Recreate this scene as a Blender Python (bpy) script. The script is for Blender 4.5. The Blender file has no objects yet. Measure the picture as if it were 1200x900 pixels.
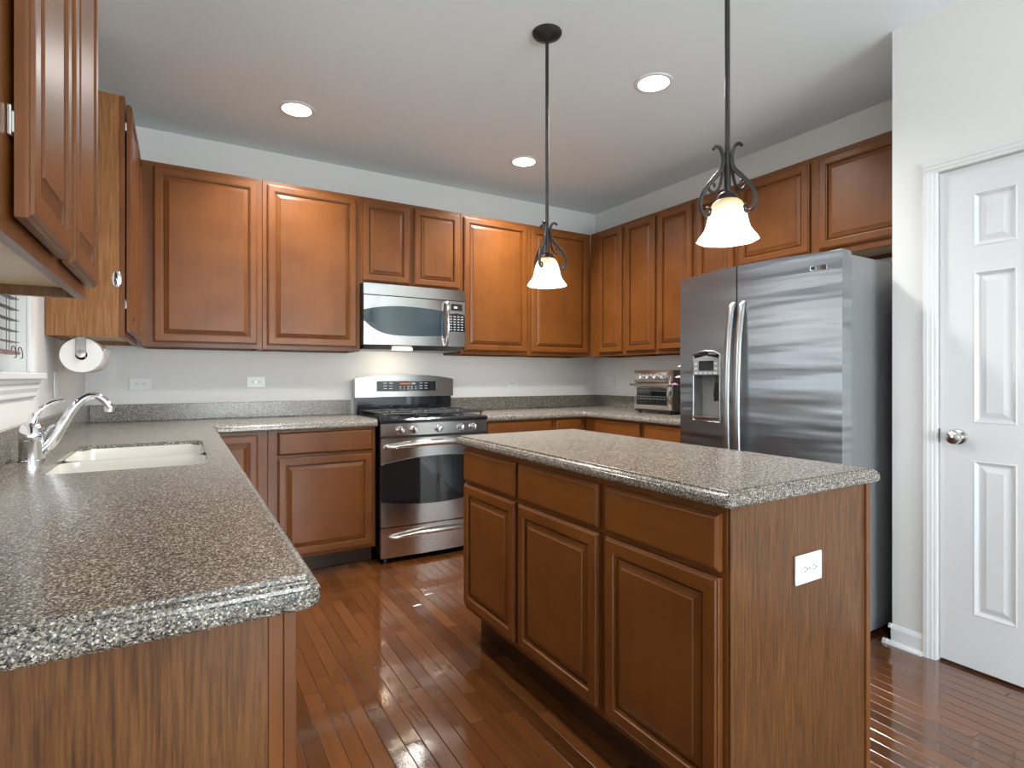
import bpy, bmesh, math, random
from mathutils import Vector, Matrix
PI = math.pi
random.seed(4)
S = bpy.context.scene
COL = S.collection

# ------------------------------------------------------------------ camera
cam_d = bpy.data.cameras.new('camera'); cam = bpy.data.objects.new('camera', cam_d); COL.objects.link(cam)
cam_d.sensor_width = 36; cam_d.lens = 36 * 647.87 / 1200
cam_d.shift_y = -8.0 / 1200
cam_d.clip_start = 0.02
cam.location = (-3.3625, -4.0768, 1.1807)
cam.rotation_euler = (PI / 2, 0, -math.radians(30.934))
S.camera = cam

# ------------------------------------------------------------------ exposure, world, daylight
S.view_settings.view_transform = 'Standard'; S.view_settings.look = 'None'
S.view_settings.gamma = 1; S.view_settings.use_curve_mapping = False
S.view_settings.exposure = 0.52
w = bpy.data.worlds.new('world'); S.world = w; w.use_nodes = True
nt = w.node_tree; bg = nt.nodes['Background']
tc = nt.nodes.new('ShaderNodeTexCoord'); sx = nt.nodes.new('ShaderNodeSeparateXYZ'); cr = nt.nodes.new('ShaderNodeValToRGB')
nt.links.new(tc.outputs['Generated'], sx.inputs[0]); nt.links.new(sx.outputs['Z'], cr.inputs[0]); nt.links.new(cr.outputs[0], bg.inputs[0])
cr.color_ramp.elements[0].color = (.30, .34, .26, 1); cr.color_ramp.elements[0].position = 0.0
cr.color_ramp.elements[1].color = (.72, .88, 1, 1); cr.color_ramp.elements[1].position = .25
e = cr.color_ramp.elements.new(.02); e.color = (.80, .92, 1, 1)
bg.inputs['Strength'].default_value = 3.4

def light(name, kind, loc, energy, color=(1, 1, 1), rot=(0, 0, 0), parent=None, **k):
    d = bpy.data.lights.new(name, kind); d.energy = energy; d.color = color
    for a, b in k.items(): setattr(d, a, b)
    o = bpy.data.objects.new(name, d); COL.objects.link(o); o.location = loc; o.rotation_euler = rot
    if parent: o.parent = parent
    return o
XL = -3.845; ZC = 2.715; YR = -7.6
# daylight at side and sink windows; rear lamp added, tilted up to light ceiling
light('rear_ceiling_uplight', 'AREA', (-1.75, YR - .16, 1.2), 195, (.90, .96, 1), (math.radians(140), 0, 0), shape='RECTANGLE', size=3.2, size_y=2.1)
light('daylight_side', 'AREA', (XL - .22, -5.5, 1.45), 18, (.92, .97, 1), (0, -math.radians(118), 0), shape='RECTANGLE', size=1.5, size_y=2.2)
light('daylight_sink', 'AREA', (XL - .20, -1.93, 1.7), 7, (.92, .97, 1), (0, -PI / 2, 0), shape='RECTANGLE', size=.95, size_y=.9)

# ------------------------------------------------------------------ materials
def newmat(name):
    m = bpy.data.materials.new(name); m.use_nodes = True
    return m, m.node_tree, m.node_tree.nodes['Principled BSDF']
def N(nt, t, **k):
    n = nt.nodes.new(t)
    for a, b in k.items(): setattr(n, a, b)
    return n
def plain(name, col, rough=.5, metal=0, coat=0, emis=None, es=0, bump=None):
    m, nt, p = newmat(name)
    p.inputs['Base Color'].default_value = (*col, 1); p.inputs['Roughness'].default_value = rough; p.inputs['Metallic'].default_value = metal
    p.inputs['Coat Weight'].default_value = coat; p.inputs['Coat Roughness'].default_value = .08
    if emis: p.inputs['Emission Color'].default_value = (*emis, 1); p.inputs['Emission Strength'].default_value = es
    tc = N(nt, 'ShaderNodeTexCoord'); no = N(nt, 'ShaderNodeTexNoise'); no.inputs['Scale'].default_value = (bump or (60, 0))[0]
    nt.links.new(tc.outputs['Object'], no.inputs['Vector'])
    if bump:
        b = N(nt, 'ShaderNodeBump'); b.inputs['Strength'].default_value = bump[1]; b.inputs['Distance'].default_value = .002
        nt.links.new(no.outputs['Fac'], b.inputs['Height']); nt.links.new(b.outputs[0], p.inputs['Normal'])
    else:
        mr = N(nt, 'ShaderNodeMapRange'); mr.inputs['To Min'].default_value = rough * .92; mr.inputs['To Max'].default_value = rough * 1.08
        nt.links.new(no.outputs['Fac'], mr.inputs['Value']); nt.links.new(mr.outputs[0], p.inputs['Roughness'])
    return m
def wood(name, dark, mid, lightc, rough=.36, coat=.14, scale=(38, 38, 2.2), figure=.5):
    m, nt, p = newmat(name)
    tc = N(nt, 'ShaderNodeTexCoord'); mp = N(nt, 'ShaderNodeMapping'); mp.inputs['Scale'].default_value = scale
    oi = N(nt, 'ShaderNodeObjectInfo'); ad = N(nt, 'ShaderNodeVectorMath', operation='ADD')
    sc = N(nt, 'ShaderNodeMath', operation='MULTIPLY'); sc.inputs[1].default_value = 13
    nt.links.new(oi.outputs['Random'], sc.inputs[0])
    nt.links.new(tc.outputs['Object'], ad.inputs[0]); nt.links.new(sc.outputs[0], ad.inputs[1]); nt.links.new(ad.outputs[0], mp.inputs['Vector'])
    n1 = N(nt, 'ShaderNodeTexNoise'); n1.inputs['Scale'].default_value = 1; n1.inputs['Detail'].default_value = 5; n1.inputs['Roughness'].default_value = .65
    n2 = N(nt, 'ShaderNodeTexNoise'); n2.inputs['Scale'].default_value = 4.5; n2.inputs['Detail'].default_value = 3
    nt.links.new(mp.outputs[0], n1.inputs['Vector']); nt.links.new(ad.outputs[0], n2.inputs['Vector'])
    mx = N(nt, 'ShaderNodeMix', data_type='FLOAT'); mx.inputs[0].default_value = 1 - figure
    nt.links.new(n1.outputs['Fac'], mx.inputs[2]); nt.links.new(n2.outputs['Fac'], mx.inputs[3])
    r = N(nt, 'ShaderNodeValToRGB'); r.color_ramp.elements[0].position = .33; r.color_ramp.elements[1].position = .68
    r.color_ramp.elements[0].color = (*dark, 1); r.color_ramp.elements[1].color = (*lightc, 1)
    e = r.color_ramp.elements.new(.5); e.color = (*mid, 1)
    nt.links.new(mx.outputs[0], r.inputs[0]); nt.links.new(r.outputs[0], p.inputs['Base Color'])
    p.inputs['Roughness'].default_value = rough; p.inputs['Coat Weight'].default_value = coat; p.inputs['Coat Roughness'].default_value = .16; p.inputs['Specular IOR Level'].default_value = .32
    b = N(nt, 'ShaderNodeBump'); b.inputs['Strength'].default_value = .12; b.inputs['Distance'].default_value = .001
    nt.links.new(n1.outputs['Fac'], b.inputs['Height']); nt.links.new(b.outputs[0], p.inputs['Normal'])
    return m
def stone(name):
    m, nt, p = newmat(name)
    tc = N(nt, 'ShaderNodeTexCoord')
    def cells(scale):
        v = N(nt, 'ShaderNodeTexVoronoi'); v.inputs['Scale'].default_value = scale
        nt.links.new(tc.outputs['Object'], v.inputs['Vector'])
        s = N(nt, 'ShaderNodeSeparateColor'); nt.links.new(v.outputs['Color'], s.inputs[0]); return s.outputs[0]
    r = N(nt, 'ShaderNodeValToRGB'); cr = r.color_ramp; cr.interpolation = 'CONSTANT'
    pal = [(0, (.008, .010, .011)), (.20, (.055, .052, .046)), (.38, (.150, .130, .106)), (.60, (.260, .220, .176)), (.80, (.45, .40, .33)), (.94, (.74, .70, .63))]
    cr.elements[0].color = (*pal[0][1], 1); cr.elements[1].position = pal[1][0]; cr.elements[1].color = (*pal[1][1], 1)
    for q, c in pal[2:]:
        e = cr.elements.new(q); e.color = (*c, 1)
    nt.links.new(cells(450), r.inputs[0])
    r2 = N(nt, 'ShaderNodeValToRGB'); r2.color_ramp.interpolation = 'CONSTANT'
    r2.color_ramp.elements[0].color = (.035, .037, .037, 1); r2.color_ramp.elements[1].position = .5; r2.color_ramp.elements[1].color = (.27, .235, .195, 1)
    nt.links.new(cells(800), r2.inputs[0])
    mx = N(nt, 'ShaderNodeMix', data_type='RGBA'); mx.inputs[0].default_value = .22
    nt.links.new(r.outputs[0], mx.inputs[6]); nt.links.new(r2.outputs[0], mx.inputs[7]); nt.links.new(mx.outputs[2], p.inputs['Base Color'])
    p.inputs['Roughness'].default_value = .22; p.inputs['Specular IOR Level'].default_value = .6
    return m
def steel(name, col=(.60, .60, .60), rough=.24, stretch=(2, 2, 160), bs=.06, wave=0, aniso=0):
    m, nt, p = newmat(name)
    if aniso:
        tg = N(nt, 'ShaderNodeTangent', direction_type='RADIAL', axis='Z'); nt.links.new(tg.outputs[0], p.inputs['Tangent'])
        p.inputs['Anisotropic'].default_value = abs(aniso); p.inputs['Anisotropic Rotation'].default_value = 0 if aniso > 0 else .25
    p.inputs['Base Color'].default_value = (*col, 1); p.inputs['Metallic'].default_value = 1; p.inputs['Roughness'].default_value = rough
    tc = N(nt, 'ShaderNodeTexCoord'); mp = N(nt, 'ShaderNodeMapping'); mp.inputs['Scale'].default_value = stretch
    n1 = N(nt, 'ShaderNodeTexNoise'); n1.inputs['Scale'].default_value = 3; n1.inputs['Detail'].default_value = 3
    nt.links.new(tc.outputs['Object'], mp.inputs[0]); nt.links.new(mp.outputs[0], n1.inputs['Vector'])
    b = N(nt, 'ShaderNodeBump'); b.inputs['Strength'].default_value = bs; b.inputs['Distance'].default_value = .001
    nt.links.new(n1.outputs['Fac'], b.inputs['Height'])
    last = b
    if wave:
        m2 = N(nt, 'ShaderNodeMapping'); m2.inputs['Scale'].default_value = (1, 1.6, 11)
        n2 = N(nt, 'ShaderNodeTexNoise'); n2.inputs['Scale'].default_value = 1; n2.inputs['Detail'].default_value = 1.5
        nt.links.new(tc.outputs['Object'], m2.inputs[0]); nt.links.new(m2.outputs[0], n2.inputs['Vector'])
        b2 = N(nt, 'ShaderNodeBump'); b2.inputs['Strength'].default_value = 1; b2.inputs['Distance'].default_value = wave
        nt.links.new(n2.outputs['Fac'], b2.inputs['Height']); nt.links.new(b.outputs[0], b2.inputs['Normal']); last = b2
    nt.links.new(last.outputs[0], p.inputs['Normal'])
    return m
def floor_mat():
    m, nt, p = newmat('hardwood_floor'); L = nt.links.new
    tc = N(nt, 'ShaderNodeTexCoord'); sp = N(nt, 'ShaderNodeSeparateXYZ'); L(tc.outputs['Object'], sp.inputs[0])
    def M(op, a, b=None):
        n = N(nt, 'ShaderNodeMath', operation=op)
        for i, v in enumerate((a, b)):
            if v is None: continue
            if isinstance(v, (int, float)): n.inputs[i].default_value = v
            else: L(v, n.inputs[i])
        return n.outputs[0]
    W = .0572
    u = M('DIVIDE', sp.outputs['X'], W); ui = M('FLOOR', u); uf = M('FRACT', u)
    wn = N(nt, 'ShaderNodeTexWhiteNoise', noise_dimensions='1D'); L(ui, wn.inputs['W'])
    v = M('ADD', M('DIVIDE', sp.outputs['Y'], .78), M('MULTIPLY', wn.outputs['Value'], 7)); vi = M('FLOOR', v); vf = M('FRACT', v)
    cb = N(nt, 'ShaderNodeCombineXYZ'); L(ui, cb.inputs[0]); L(vi, cb.inputs[1])
    w2 = N(nt, 'ShaderNodeTexWhiteNoise', noise_dimensions='3D'); L(cb.outputs[0], w2.inputs['Vector'])
    mp = N(nt, 'ShaderNodeMapping'); mp.inputs['Scale'].default_value = (60, 3, 1)
    off = N(nt, 'ShaderNodeVectorMath', operation='ADD'); sc = N(nt, 'ShaderNodeVectorMath', operation='SCALE'); sc.inputs['Scale'].default_value = 9
    L(w2.outputs['Color'], sc.inputs[0]); L(tc.outputs['Object'], off.inputs[0]); L(sc.outputs[0], off.inputs[1]); L(off.outputs[0], mp.inputs[0])
    g = N(nt, 'ShaderNodeTexNoise'); g.inputs['Scale'].default_value = 1; g.inputs['Detail'].default_value = 5; g.inputs['Roughness'].default_value = .7
    L(mp.outputs[0], g.inputs['Vector'])
    t = M('ADD', M('MULTIPLY', w2.outputs['Value'], .50), M('MULTIPLY', g.outputs['Fac'], .62))
    r = N(nt, 'ShaderNodeValToRGB'); r.color_ramp.elements[0].position = .15; r.color_ramp.elements[1].position = 1
    r.color_ramp.elements[0].color = (.058, .019, .0050, 1); r.color_ramp.elements[1].color = (.175, .064, .0175, 1)
    e = r.color_ramp.elements.new(.55); e.color = (.112, .038, .0100, 1)
    L(t, r.inputs[0])
    # seams
    du = M('MINIMUM', uf, M('SUBTRACT', 1, uf)); dv = M('MINIMUM', vf, M('SUBTRACT', 1, vf))
    su = N(nt, 'ShaderNodeMapRange'); su.inputs['From Max'].default_value = .035; L(du, su.inputs['Value'])
    sv = N(nt, 'ShaderNodeMapRange'); sv.inputs['From Max'].default_value = .0026; L(dv, sv.inputs['Value'])
    sm = M('MINIMUM', su.outputs[0], sv.outputs[0])
    dk = N(nt, 'ShaderNodeMix', data_type='RGBA'); L(sm, dk.inputs[0]); dk.inputs[6].default_value = (.05, .018, .008, 1); L(r.outputs[0], dk.inputs[7])
    L(dk.outputs[2], p.inputs['Base Color'])
    p.inputs['Roughness'].default_value = .16; p.inputs['Coat Weight'].default_value = .8; p.inputs['Coat Roughness'].default_value = .06
    wv = N(nt, 'ShaderNodeTexNoise'); wv.inputs['Scale'].default_value = 1; m3 = N(nt, 'ShaderNodeMapping'); m3.inputs['Scale'].default_value = (14, 6, 1)
    L(off.outputs[0], m3.inputs[0]); L(m3.outputs[0], wv.inputs['Vector'])
    tilt = M('MULTIPLY', M('MULTIPLY', M('SUBTRACT', w2.outputs['Value'], .5), uf), .55)
    hgt = M('ADD', M('ADD', M('MULTIPLY', sm, .35), M('MULTIPLY', wv.outputs['Fac'], .30)), tilt)
    b = N(nt, 'ShaderNodeBump'); b.inputs['Strength'].default_value = 1; b.inputs['Distance'].default_value = .0030
    L(hgt, b.inputs['Height']); L(b.outputs[0], p.inputs['Normal']); L(b.outputs[0], p.inputs['Coat Normal'])
    return m
def glass_mat(name, tint=(1, 1, 1), gl=.08):
    m, nt, p = newmat(name); out = nt.nodes['Material Output']; nt.nodes.remove(p)
    t = N(nt, 'ShaderNodeBsdfTransparent'); t.inputs[0].default_value = (*tint, 1)
    g = N(nt, 'ShaderNodeBsdfGlossy'); g.inputs['Roughness'].default_value = .01
    fr = N(nt, 'ShaderNodeFresnel'); fr.inputs[0].default_value = 1.5
    mx = N(nt, 'ShaderNodeMixShader'); nt.links.new(fr.outputs[0], mx.inputs[0]); nt.links.new(t.outputs[0], mx.inputs[1]); nt.links.new(g.outputs[0], mx.inputs[2])
    nt.links.new(mx.outputs[0], out.inputs[0]); return m
def shade_mat():
    m, nt, p = newmat('frosted_lit_glass')
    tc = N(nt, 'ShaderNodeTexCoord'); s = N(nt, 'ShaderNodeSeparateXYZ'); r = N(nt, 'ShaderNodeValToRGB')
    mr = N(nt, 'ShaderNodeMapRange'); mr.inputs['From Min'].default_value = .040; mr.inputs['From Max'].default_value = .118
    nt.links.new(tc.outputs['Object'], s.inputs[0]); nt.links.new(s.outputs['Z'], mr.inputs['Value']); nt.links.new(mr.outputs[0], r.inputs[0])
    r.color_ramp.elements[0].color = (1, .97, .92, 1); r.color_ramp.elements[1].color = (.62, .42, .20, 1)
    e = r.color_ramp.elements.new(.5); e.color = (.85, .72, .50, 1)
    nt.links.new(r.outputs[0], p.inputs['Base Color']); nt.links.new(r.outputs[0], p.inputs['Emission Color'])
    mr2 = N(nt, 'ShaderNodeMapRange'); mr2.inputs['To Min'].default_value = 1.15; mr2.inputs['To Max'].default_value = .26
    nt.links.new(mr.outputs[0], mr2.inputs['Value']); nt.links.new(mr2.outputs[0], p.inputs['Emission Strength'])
    p.inputs['Roughness'].default_value = .35
    return m

M = dict(
    maple=wood('stained_maple', (.122, .038, .0068), (.160, .052, .0096), (.186, .064, .0130), figure=.35),
    maple_h=wood('stained_maple_horizontal', (.122, .038, .0068), (.160, .052, .0096), (.186, .064, .0130), scale=(2.2, 38, 38), figure=.35),
    veneer=wood('oak_veneer', (.055, .020, .0050), (.120, .046, .0115), (.185, .080, .022), rough=.4, coat=.15, scale=(190, 190, 9), figure=.85),
    kick=wood('toe_kick_shaded_wood', (.035, .017, .008), (.05, .024, .011), (.07, .034, .015), scale=(3, 40, 40)),  # wood darkened: shadow under the cabinets is put into its colour
    oak_light=wood('light_oak_veneer', (.17, .066, .018), (.27, .112, .034), (.36, .172, .062), rough=.4, coat=.15, scale=(150, 150, 8), figure=.8),
    natural=wood('natural_maple', (.50, .35, .19), (.62, .46, .28), (.70, .55, .36), rough=.4, scale=(30, 3, 30)),
    stone=stone('speckled_solid_surface'),
    wall=plain('wall_paint', (.76, .76, .75), .6, bump=(260, .03)),
    ceil=plain('ceiling_paint', (.80, .87, .90), .8, bump=(200, .05)),
    trim=plain('white_trim_paint', (.74, .75, .76), .32),
    door=plain('white_door_paint', (.70, .71, .73), .35, bump=(420, .05)),
    floor=floor_mat(),
    steel=steel('brushed_steel', (.60, .59, .57), .18),
    steel_h=steel('satin_steel', (.40, .405, .41), .30),
    steel_f=steel('brushed_steel_wavy', (.29, .30, .315), .36, wave=.012, aniso=.9),
    steel_d=steel('dark_steel', (.22, .22, .23), .35),
    chrome=plain('chrome', (.82, .83, .86), .06, 1),
    nickel=plain('satin_nickel', (.62, .60, .57), .2, 1),
    grey_side=plain('grey_textured_metal', (.23, .235, .24), .42, .0, bump=(700, .15)),
    grey_pl=plain('grey_plastic', (.20, .205, .21), .4),
    lgrey=plain('light_grey_plastic', (.24, .245, .25), .4),
    black=plain('black_plastic', (.012, .012, .013), .35),
    enamel=plain('black_enamel', (.012, .013, .016), .10, coat=.5),
    dglass=plain('dark_glass', (.010, .012, .014), .04, coat=1),
    mglass=plain('smoked_glass', (.030, .050, .060), .05, coat=1),
    iron=plain('cast_iron', (.03, .032, .036), .38, .3, bump=(300, .2)),
    bronze=plain('aged_bronze', (.052, .048, .046), .42, .75, bump=(160, .5)),
    white=plain('white_plastic', (.80, .81, .82), .3),
    slot=plain('socket_black', (.02, .02, .02), .5),
    sink=plain('white_porcelain', (.72, .70, .65), .14, coat=.4),
    paper=plain('paper_towel', (.82, .81, .79), .9, bump=(90, .5)),
    card=plain('shaded_cardboard_core', (.06, .042, .03), .9),  # core coloured dark, the shade inside the roll's hole
    slat=plain('dark_wood_slat', (.045, .025, .020), .4),
    rail=plain('reddish_wood_rail', (.16, .05, .032), .35),
    cord=plain('blind_cord', (.05, .05, .055), .8),
    glass=glass_mat('window_glass'),
    shade=shade_mat(),
    lens=plain('lit_lens', (1, 1, 1), .5, emis=(1, .97, .92), es=6),
    lamp=plain('lit_cooktop_lamp', (1, 1, 1), .5, emis=(1, .86, .62), es=5),
    disp=plain('amber_digits', (.1, .02, 0), .4, emis=(1, .28, .06), es=.35),
    dispw=plain('pale_digits', (.4, .4, .3), .4, emis=(.8, .85, .6), es=.8),
    legend=plain('pale_legend', (.50, .52, .55), .5),
    petal=plain('pink_petal', (.62, .30, .48), .7),
    petal2=plain('cream_petal', (.80, .72, .58), .7),
    stem=plain('green_stem', (.07, .14, .04), .7),
    vase=plain('brown_ceramic', (.30, .16, .08), .3),
)

# ------------------------------------------------------------------ mesh helpers
class MB:
    def __init__(self): self.bm = bmesh.new()
    def _add(self, src, mat=None):
        if mat is not None: bmesh.ops.transform(src, matrix=mat, verts=src.verts)
        me = bpy.data.meshes.new('t'); src.to_mesh(me); src.free(); self.bm.from_mesh(me); bpy.data.meshes.remove(me); return self
    def box(self, x0, x1, y0, y1, z0, z1, bev=0, seg=2, mat=None):
        b = bmesh.new(); bmesh.ops.create_cube(b, size=1)
        for v in b.verts:
            v.co = Vector(((x0 + x1) / 2 + v.co.x * (x1 - x0), (y0 + y1) / 2 + v.co.y * (y1 - y0), (z0 + z1) / 2 + v.co.z * (z1 - z0)))
        if bev: bmesh.ops.bevel(b, geom=b.edges[:], offset=bev, segments=seg, profile=.5, affect='EDGES')
        return self._add(b, mat)
    def cyl(self, p0, p1, r0, r1=None, n=24, cap=True):
        p0, p1 = Vector(p0), Vector(p1); r1 = r0 if r1 is None else r1
        b = bmesh.new(); L = (p1 - p0).length
        bmesh.ops.create_cone(b, cap_ends=cap, segments=n, radius1=r0, radius2=r1, depth=L)
        q = (p1 - p0).to_track_quat('Z', 'Y').to_matrix().to_4x4()
        return self._add(b, Matrix.Translation((p0 + p1) / 2) @ q)
    def tube(self, pts, r, n=10, cap=True, flat=None):
        """round tube along pts; r scalar or list; flat = (normal, factor) squashes the section along a direction"""
        pts = [Vector(p) for p in pts]; k = len(pts); rs = r if isinstance(r, (list, tuple)) else [r] * k
        bm = self.bm; rings = []
        prev = None
        for i, p in enumerate(pts):
            t = (pts[min(i + 1, k - 1)] - pts[max(i - 1, 0)]).normalized()
            if prev is None: a = t.orthogonal().normalized()
            else:
                a = (prev - t * prev.dot(t))
                a = a.normalized() if a.length > 1e-6 else t.orthogonal().normalized()
            prev = a; c = t.cross(a)
            ring = []
            for j in range(n):
                o = (a * math.cos(2 * PI * j / n) + c * math.sin(2 * PI * j / n)) * rs[i]
                if flat:
                    nn = Vector(flat[0]); o = o - nn * o.dot(nn) * (1 - flat[1])
                ring.append(bm.verts.new(p + o))
            rings.append(ring)
        for i in range(k - 1):
            for j in range(n):
                bm.faces.new((rings[i][j], rings[i][(j + 1) % n], rings[i + 1][(j + 1) % n], rings[i + 1][j]))
        if cap: bm.faces.new(rings[0][::-1]); bm.faces.new(rings[-1])
        return self
    def lathe(self, prof, n=32, c=(0, 0, 0), axis='Z', wob=None):
        bm = self.bm; rings = []; c = Vector(c)
        for i, (r, z) in enumerate(prof):
            ring = []
            for j in range(n):
                a = 2 * PI * j / n; rr = r + (wob(i, a) if wob else 0)
                if axis == 'Z': v = Vector((rr * math.cos(a), rr * math.sin(a), z))
                elif axis == 'Y': v = Vector((rr * math.cos(a), -z, rr * math.sin(a)))
                else: v = Vector((-z, rr * math.cos(a), rr * math.sin(a)))
                ring.append(bm.verts.new(c + v))
            rings.append(ring)
        for i in range(len(prof) - 1):
            for j in range(n):
                bm.faces.new((rings[i][j], rings[i][(j + 1) % n], rings[i + 1][(j + 1) % n], rings[i + 1][j]))
        for r_, ring in ((prof[0][0], rings[0][::-1]), (prof[-1][0], rings[-1])):
            if r_ > 1e-5: 
                try: bm.faces.new(ring)
                except Exception: pass
        return self
    def prism(self, poly, a0, a1, axis='Z', bev=0):
        """poly of 2d points extruded between a0 and a1 along axis: Z (x,y), Y (x,z), X (y,z)"""
        b = bmesh.new()
        def P(p, a): return {'Z': (p[0], p[1], a), 'Y': (p[0], a, p[1]), 'X': (a, p[0], p[1])}[axis]
        lo = [b.verts.new(P(p, a0)) for p in poly]; hi = [b.verts.new(P(p, a1)) for p in poly]
        n = len(poly)
        b.faces.new(lo[::-1]); b.faces.new(hi)
        for i in range(n): b.faces.new((lo[i], lo[(i + 1) % n], hi[(i + 1) % n], hi[i]))
        if bev:
            es = [e for e in b.edges if abs(e.verts[0].co['XYZ'.index(axis)] - e.verts[1].co['XYZ'.index(axis)]) < 1e-7]
            bmesh.ops.bevel(b, geom=es, offset=bev, segments=2, profile=.5, affect='EDGES')
        return self._add(b)
    def rings(self, x0, x1, z0, z1, prof, back=True):
        """nested rectangles in the local XZ plane, facing -Y: prof = [(inset, y)...]"""
        bm = self.bm; R = []
        for ins, y in prof:
            R.append([bm.verts.new(v) for v in ((x0 + ins, y, z0 + ins), (x1 - ins, y, z0 + ins), (x1 - ins, y, z1 - ins), (x0 + ins, y, z1 - ins))])
        for i in range(len(R) - 1):
            for j in range(4): bm.faces.new((R[i][j], R[i][(j + 1) % 4], R[i + 1][(j + 1) % 4], R[i + 1][j]))
        bm.faces.new(R[-1])
        if back: bm.faces.new(R[0][::-1])
        return self
    def build(self, name, mat, parent=None, smooth=False, loc=None, rot=None, angle=35):
        bm = self.bm
        bmesh.ops.recalc_face_normals(bm, faces=bm.faces)
        me = bpy.data.meshes.new(name); bm.to_mesh(me); bm.free()
        me.materials.append(M[mat] if isinstance(mat, str) else mat)
        if smooth:
            me.polygons.foreach_set('use_smooth', [True] * len(me.polygons))
            try: me.set_sharp_from_angle(angle=math.radians(angle))
            except Exception: pass
        o = bpy.data.objects.new(name, me); COL.objects.link(o)
        if parent: o.parent = parent
        if loc is not None: o.location = loc
        if rot is not None: o.rotation_euler = rot
        return o

def tag(o, label=None, cat=None, group=None, kind=None):
    if label: o['label'] = label
    if cat: o['category'] = cat
    if group: o['group'] = group
    if kind: o['kind'] = kind
    return o
def empty(name, loc, rz=0, label=None, cat=None, group=None):
    o = bpy.data.objects.new(name, None); o.empty_display_size = .1; COL.objects.link(o)
    o.location = loc; o.rotation_euler = (0, 0, rz)
    return tag(o, label, cat, group)
def struct(name, mb, mat, label=None):
    o = mb.build(name, mat); o['kind'] = 'structure'
    if label: o['label'] = label
    return o
def text(name, s, size, mat, parent, loc, rot, depth=.0004):
    c = bpy.data.curves.new(name, 'FONT'); c.body = s; c.size = size; c.extrude = depth; c.align_x = 'CENTER'; c.align_y = 'CENTER'
    t = bpy.data.objects.new(name, c); COL.objects.link(t)
    dg = bpy.context.evaluated_depsgraph_get()
    me = bpy.data.meshes.new_from_object(t.evaluated_get(dg)); bpy.data.objects.remove(t)
    me.materials.clear(); me.materials.append(M[mat])
    o = bpy.data.objects.new(name, me); COL.objects.link(o); o.parent = parent; o.location = loc; o.rotation_euler = rot
    return o
def arc(cx, cz, r, a0, a1, n):
    return [(cx + r * math.cos(math.radians(a0 + (a1 - a0) * i / n)), cz + r * math.sin(math.radians(a0 + (a1 - a0) * i / n))) for i in range(n + 1)]
def spline(pts, n=8):
    pts = [Vector(p) for p in pts]; out = []
    for i in range(len(pts) - 1):
        p0 = pts[max(i - 1, 0)]; p1 = pts[i]; p2 = pts[i + 1]; p3 = pts[min(i + 2, len(pts) - 1)]
        for k in range(n):
            t = k / n
            out.append(.5 * ((2 * p1) + (-p0 + p2) * t + (2 * p0 - 5 * p1 + 4 * p2 - p3) * t * t + (-p0 + 3 * p1 - 3 * p2 + p3) * t ** 3))
    out.append(pts[-1]); return out

# ------------------------------------------------------------------ room shell
WT = .12
struct('floor', MB().box(XL - WT, .12, YR - WT, .12, -.06, 0), 'floor')
struct('ceiling', MB().box(XL - WT, .12, YR - WT, .12, ZC, ZC + .08), 'ceil')
struct('wall_back', MB().box(XL - WT, .12, 0, .12, 0, ZC), 'wall')
struct('wall_right', MB().box(0, .12, -2.839, 0, 0, ZC), 'wall')
# sink window opening and side window opening in the left wall
WY0, WY1, WZ0, WZ1 = -2.42, -1.44, 1.185, 2.28
SY0, SY1, SZ0, SZ1 = -6.6, -4.4, .75, 2.2
wl = MB()
for a in ((WY1, 0, 0, ZC), (WY0, WY1, 0, WZ0), (WY0, WY1, WZ1, ZC), (SY1, WY0, 0, ZC), (SY0, SY1, 0, SZ0), (SY0, SY1, SZ1, ZC), (YR, SY0, 0, ZC)):
    wl.box(XL - WT, XL, a[0], a[1], a[2], a[3])
struct('wall_left', wl, 'wall')
# rear wall with a wide patio opening
PX0, PX1, PZ = -3.3, -1.0, 2.1
wr = MB()
for a in ((XL - WT, PX0, 0, ZC), (PX1, -.5, 0, ZC), (PX0, PX1, PZ, ZC)): wr.box(a[0], a[1], YR - WT, YR, a[2], a[3])
struct('wall_rear', wr, 'wall')
# pantry wall standing forward of the refrigerator, with the door opening
PXF = -.652; DY0, DY1, DZ = -3.624 - .004, -3.014 + .004, 2.036
wp = MB()
wp.box(PXF, .12, -2.955, -2.839, 0, ZC)
wp.box(PXF, PXF + WT, DY1, -2.955, 0, ZC); wp.box(PXF, PXF + WT, DY0, DY1, DZ, ZC); wp.box(PXF, PXF + WT, YR, DY0, 0, ZC)
wp.box(PXF + WT, .12, YR, YR + .1, 0, ZC)
struct('wall_pantry', wp, 'wall')
struct('wall_pantry_back', MB().box(PXF + WT + .4, PXF + WT + .5, YR + .1, -2.955, 0, ZC), 'wall')

bb = MB()
prof = [(0, 0), (.013, 0), (.013, .070), (.009, .078), (.004, .084), (0, .088)]
shoe = [(.013, 0), (.030, 0), (.029, .007), (.024, .014), (.013, .018)]
for pr in (prof, shoe):
    bb.prism([(PXF - a, b) for a, b in pr], -2.963, -2.839 + (.03 if pr is shoe else .013), 'Y')
    bb.prism([(-2.839 + a, b) for a, b in pr], PXF - (.03 if pr is shoe else .013), PXF + .25, 'X')
struct('baseboard_pantry', bb, 'trim')
bb = MB()
for pr in (prof, shoe): bb.prism([(PXF - a, b) for a, b in pr], YR, -3.68, 'Y')
struct('baseboard_right', bb, 'trim')
bb = MB()
for pr in (prof, shoe): bb.prism([(XL + a, b) for a, b in pr], YR, -3.40, 'Y')
struct('baseboard_left', bb, 'trim')

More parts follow.
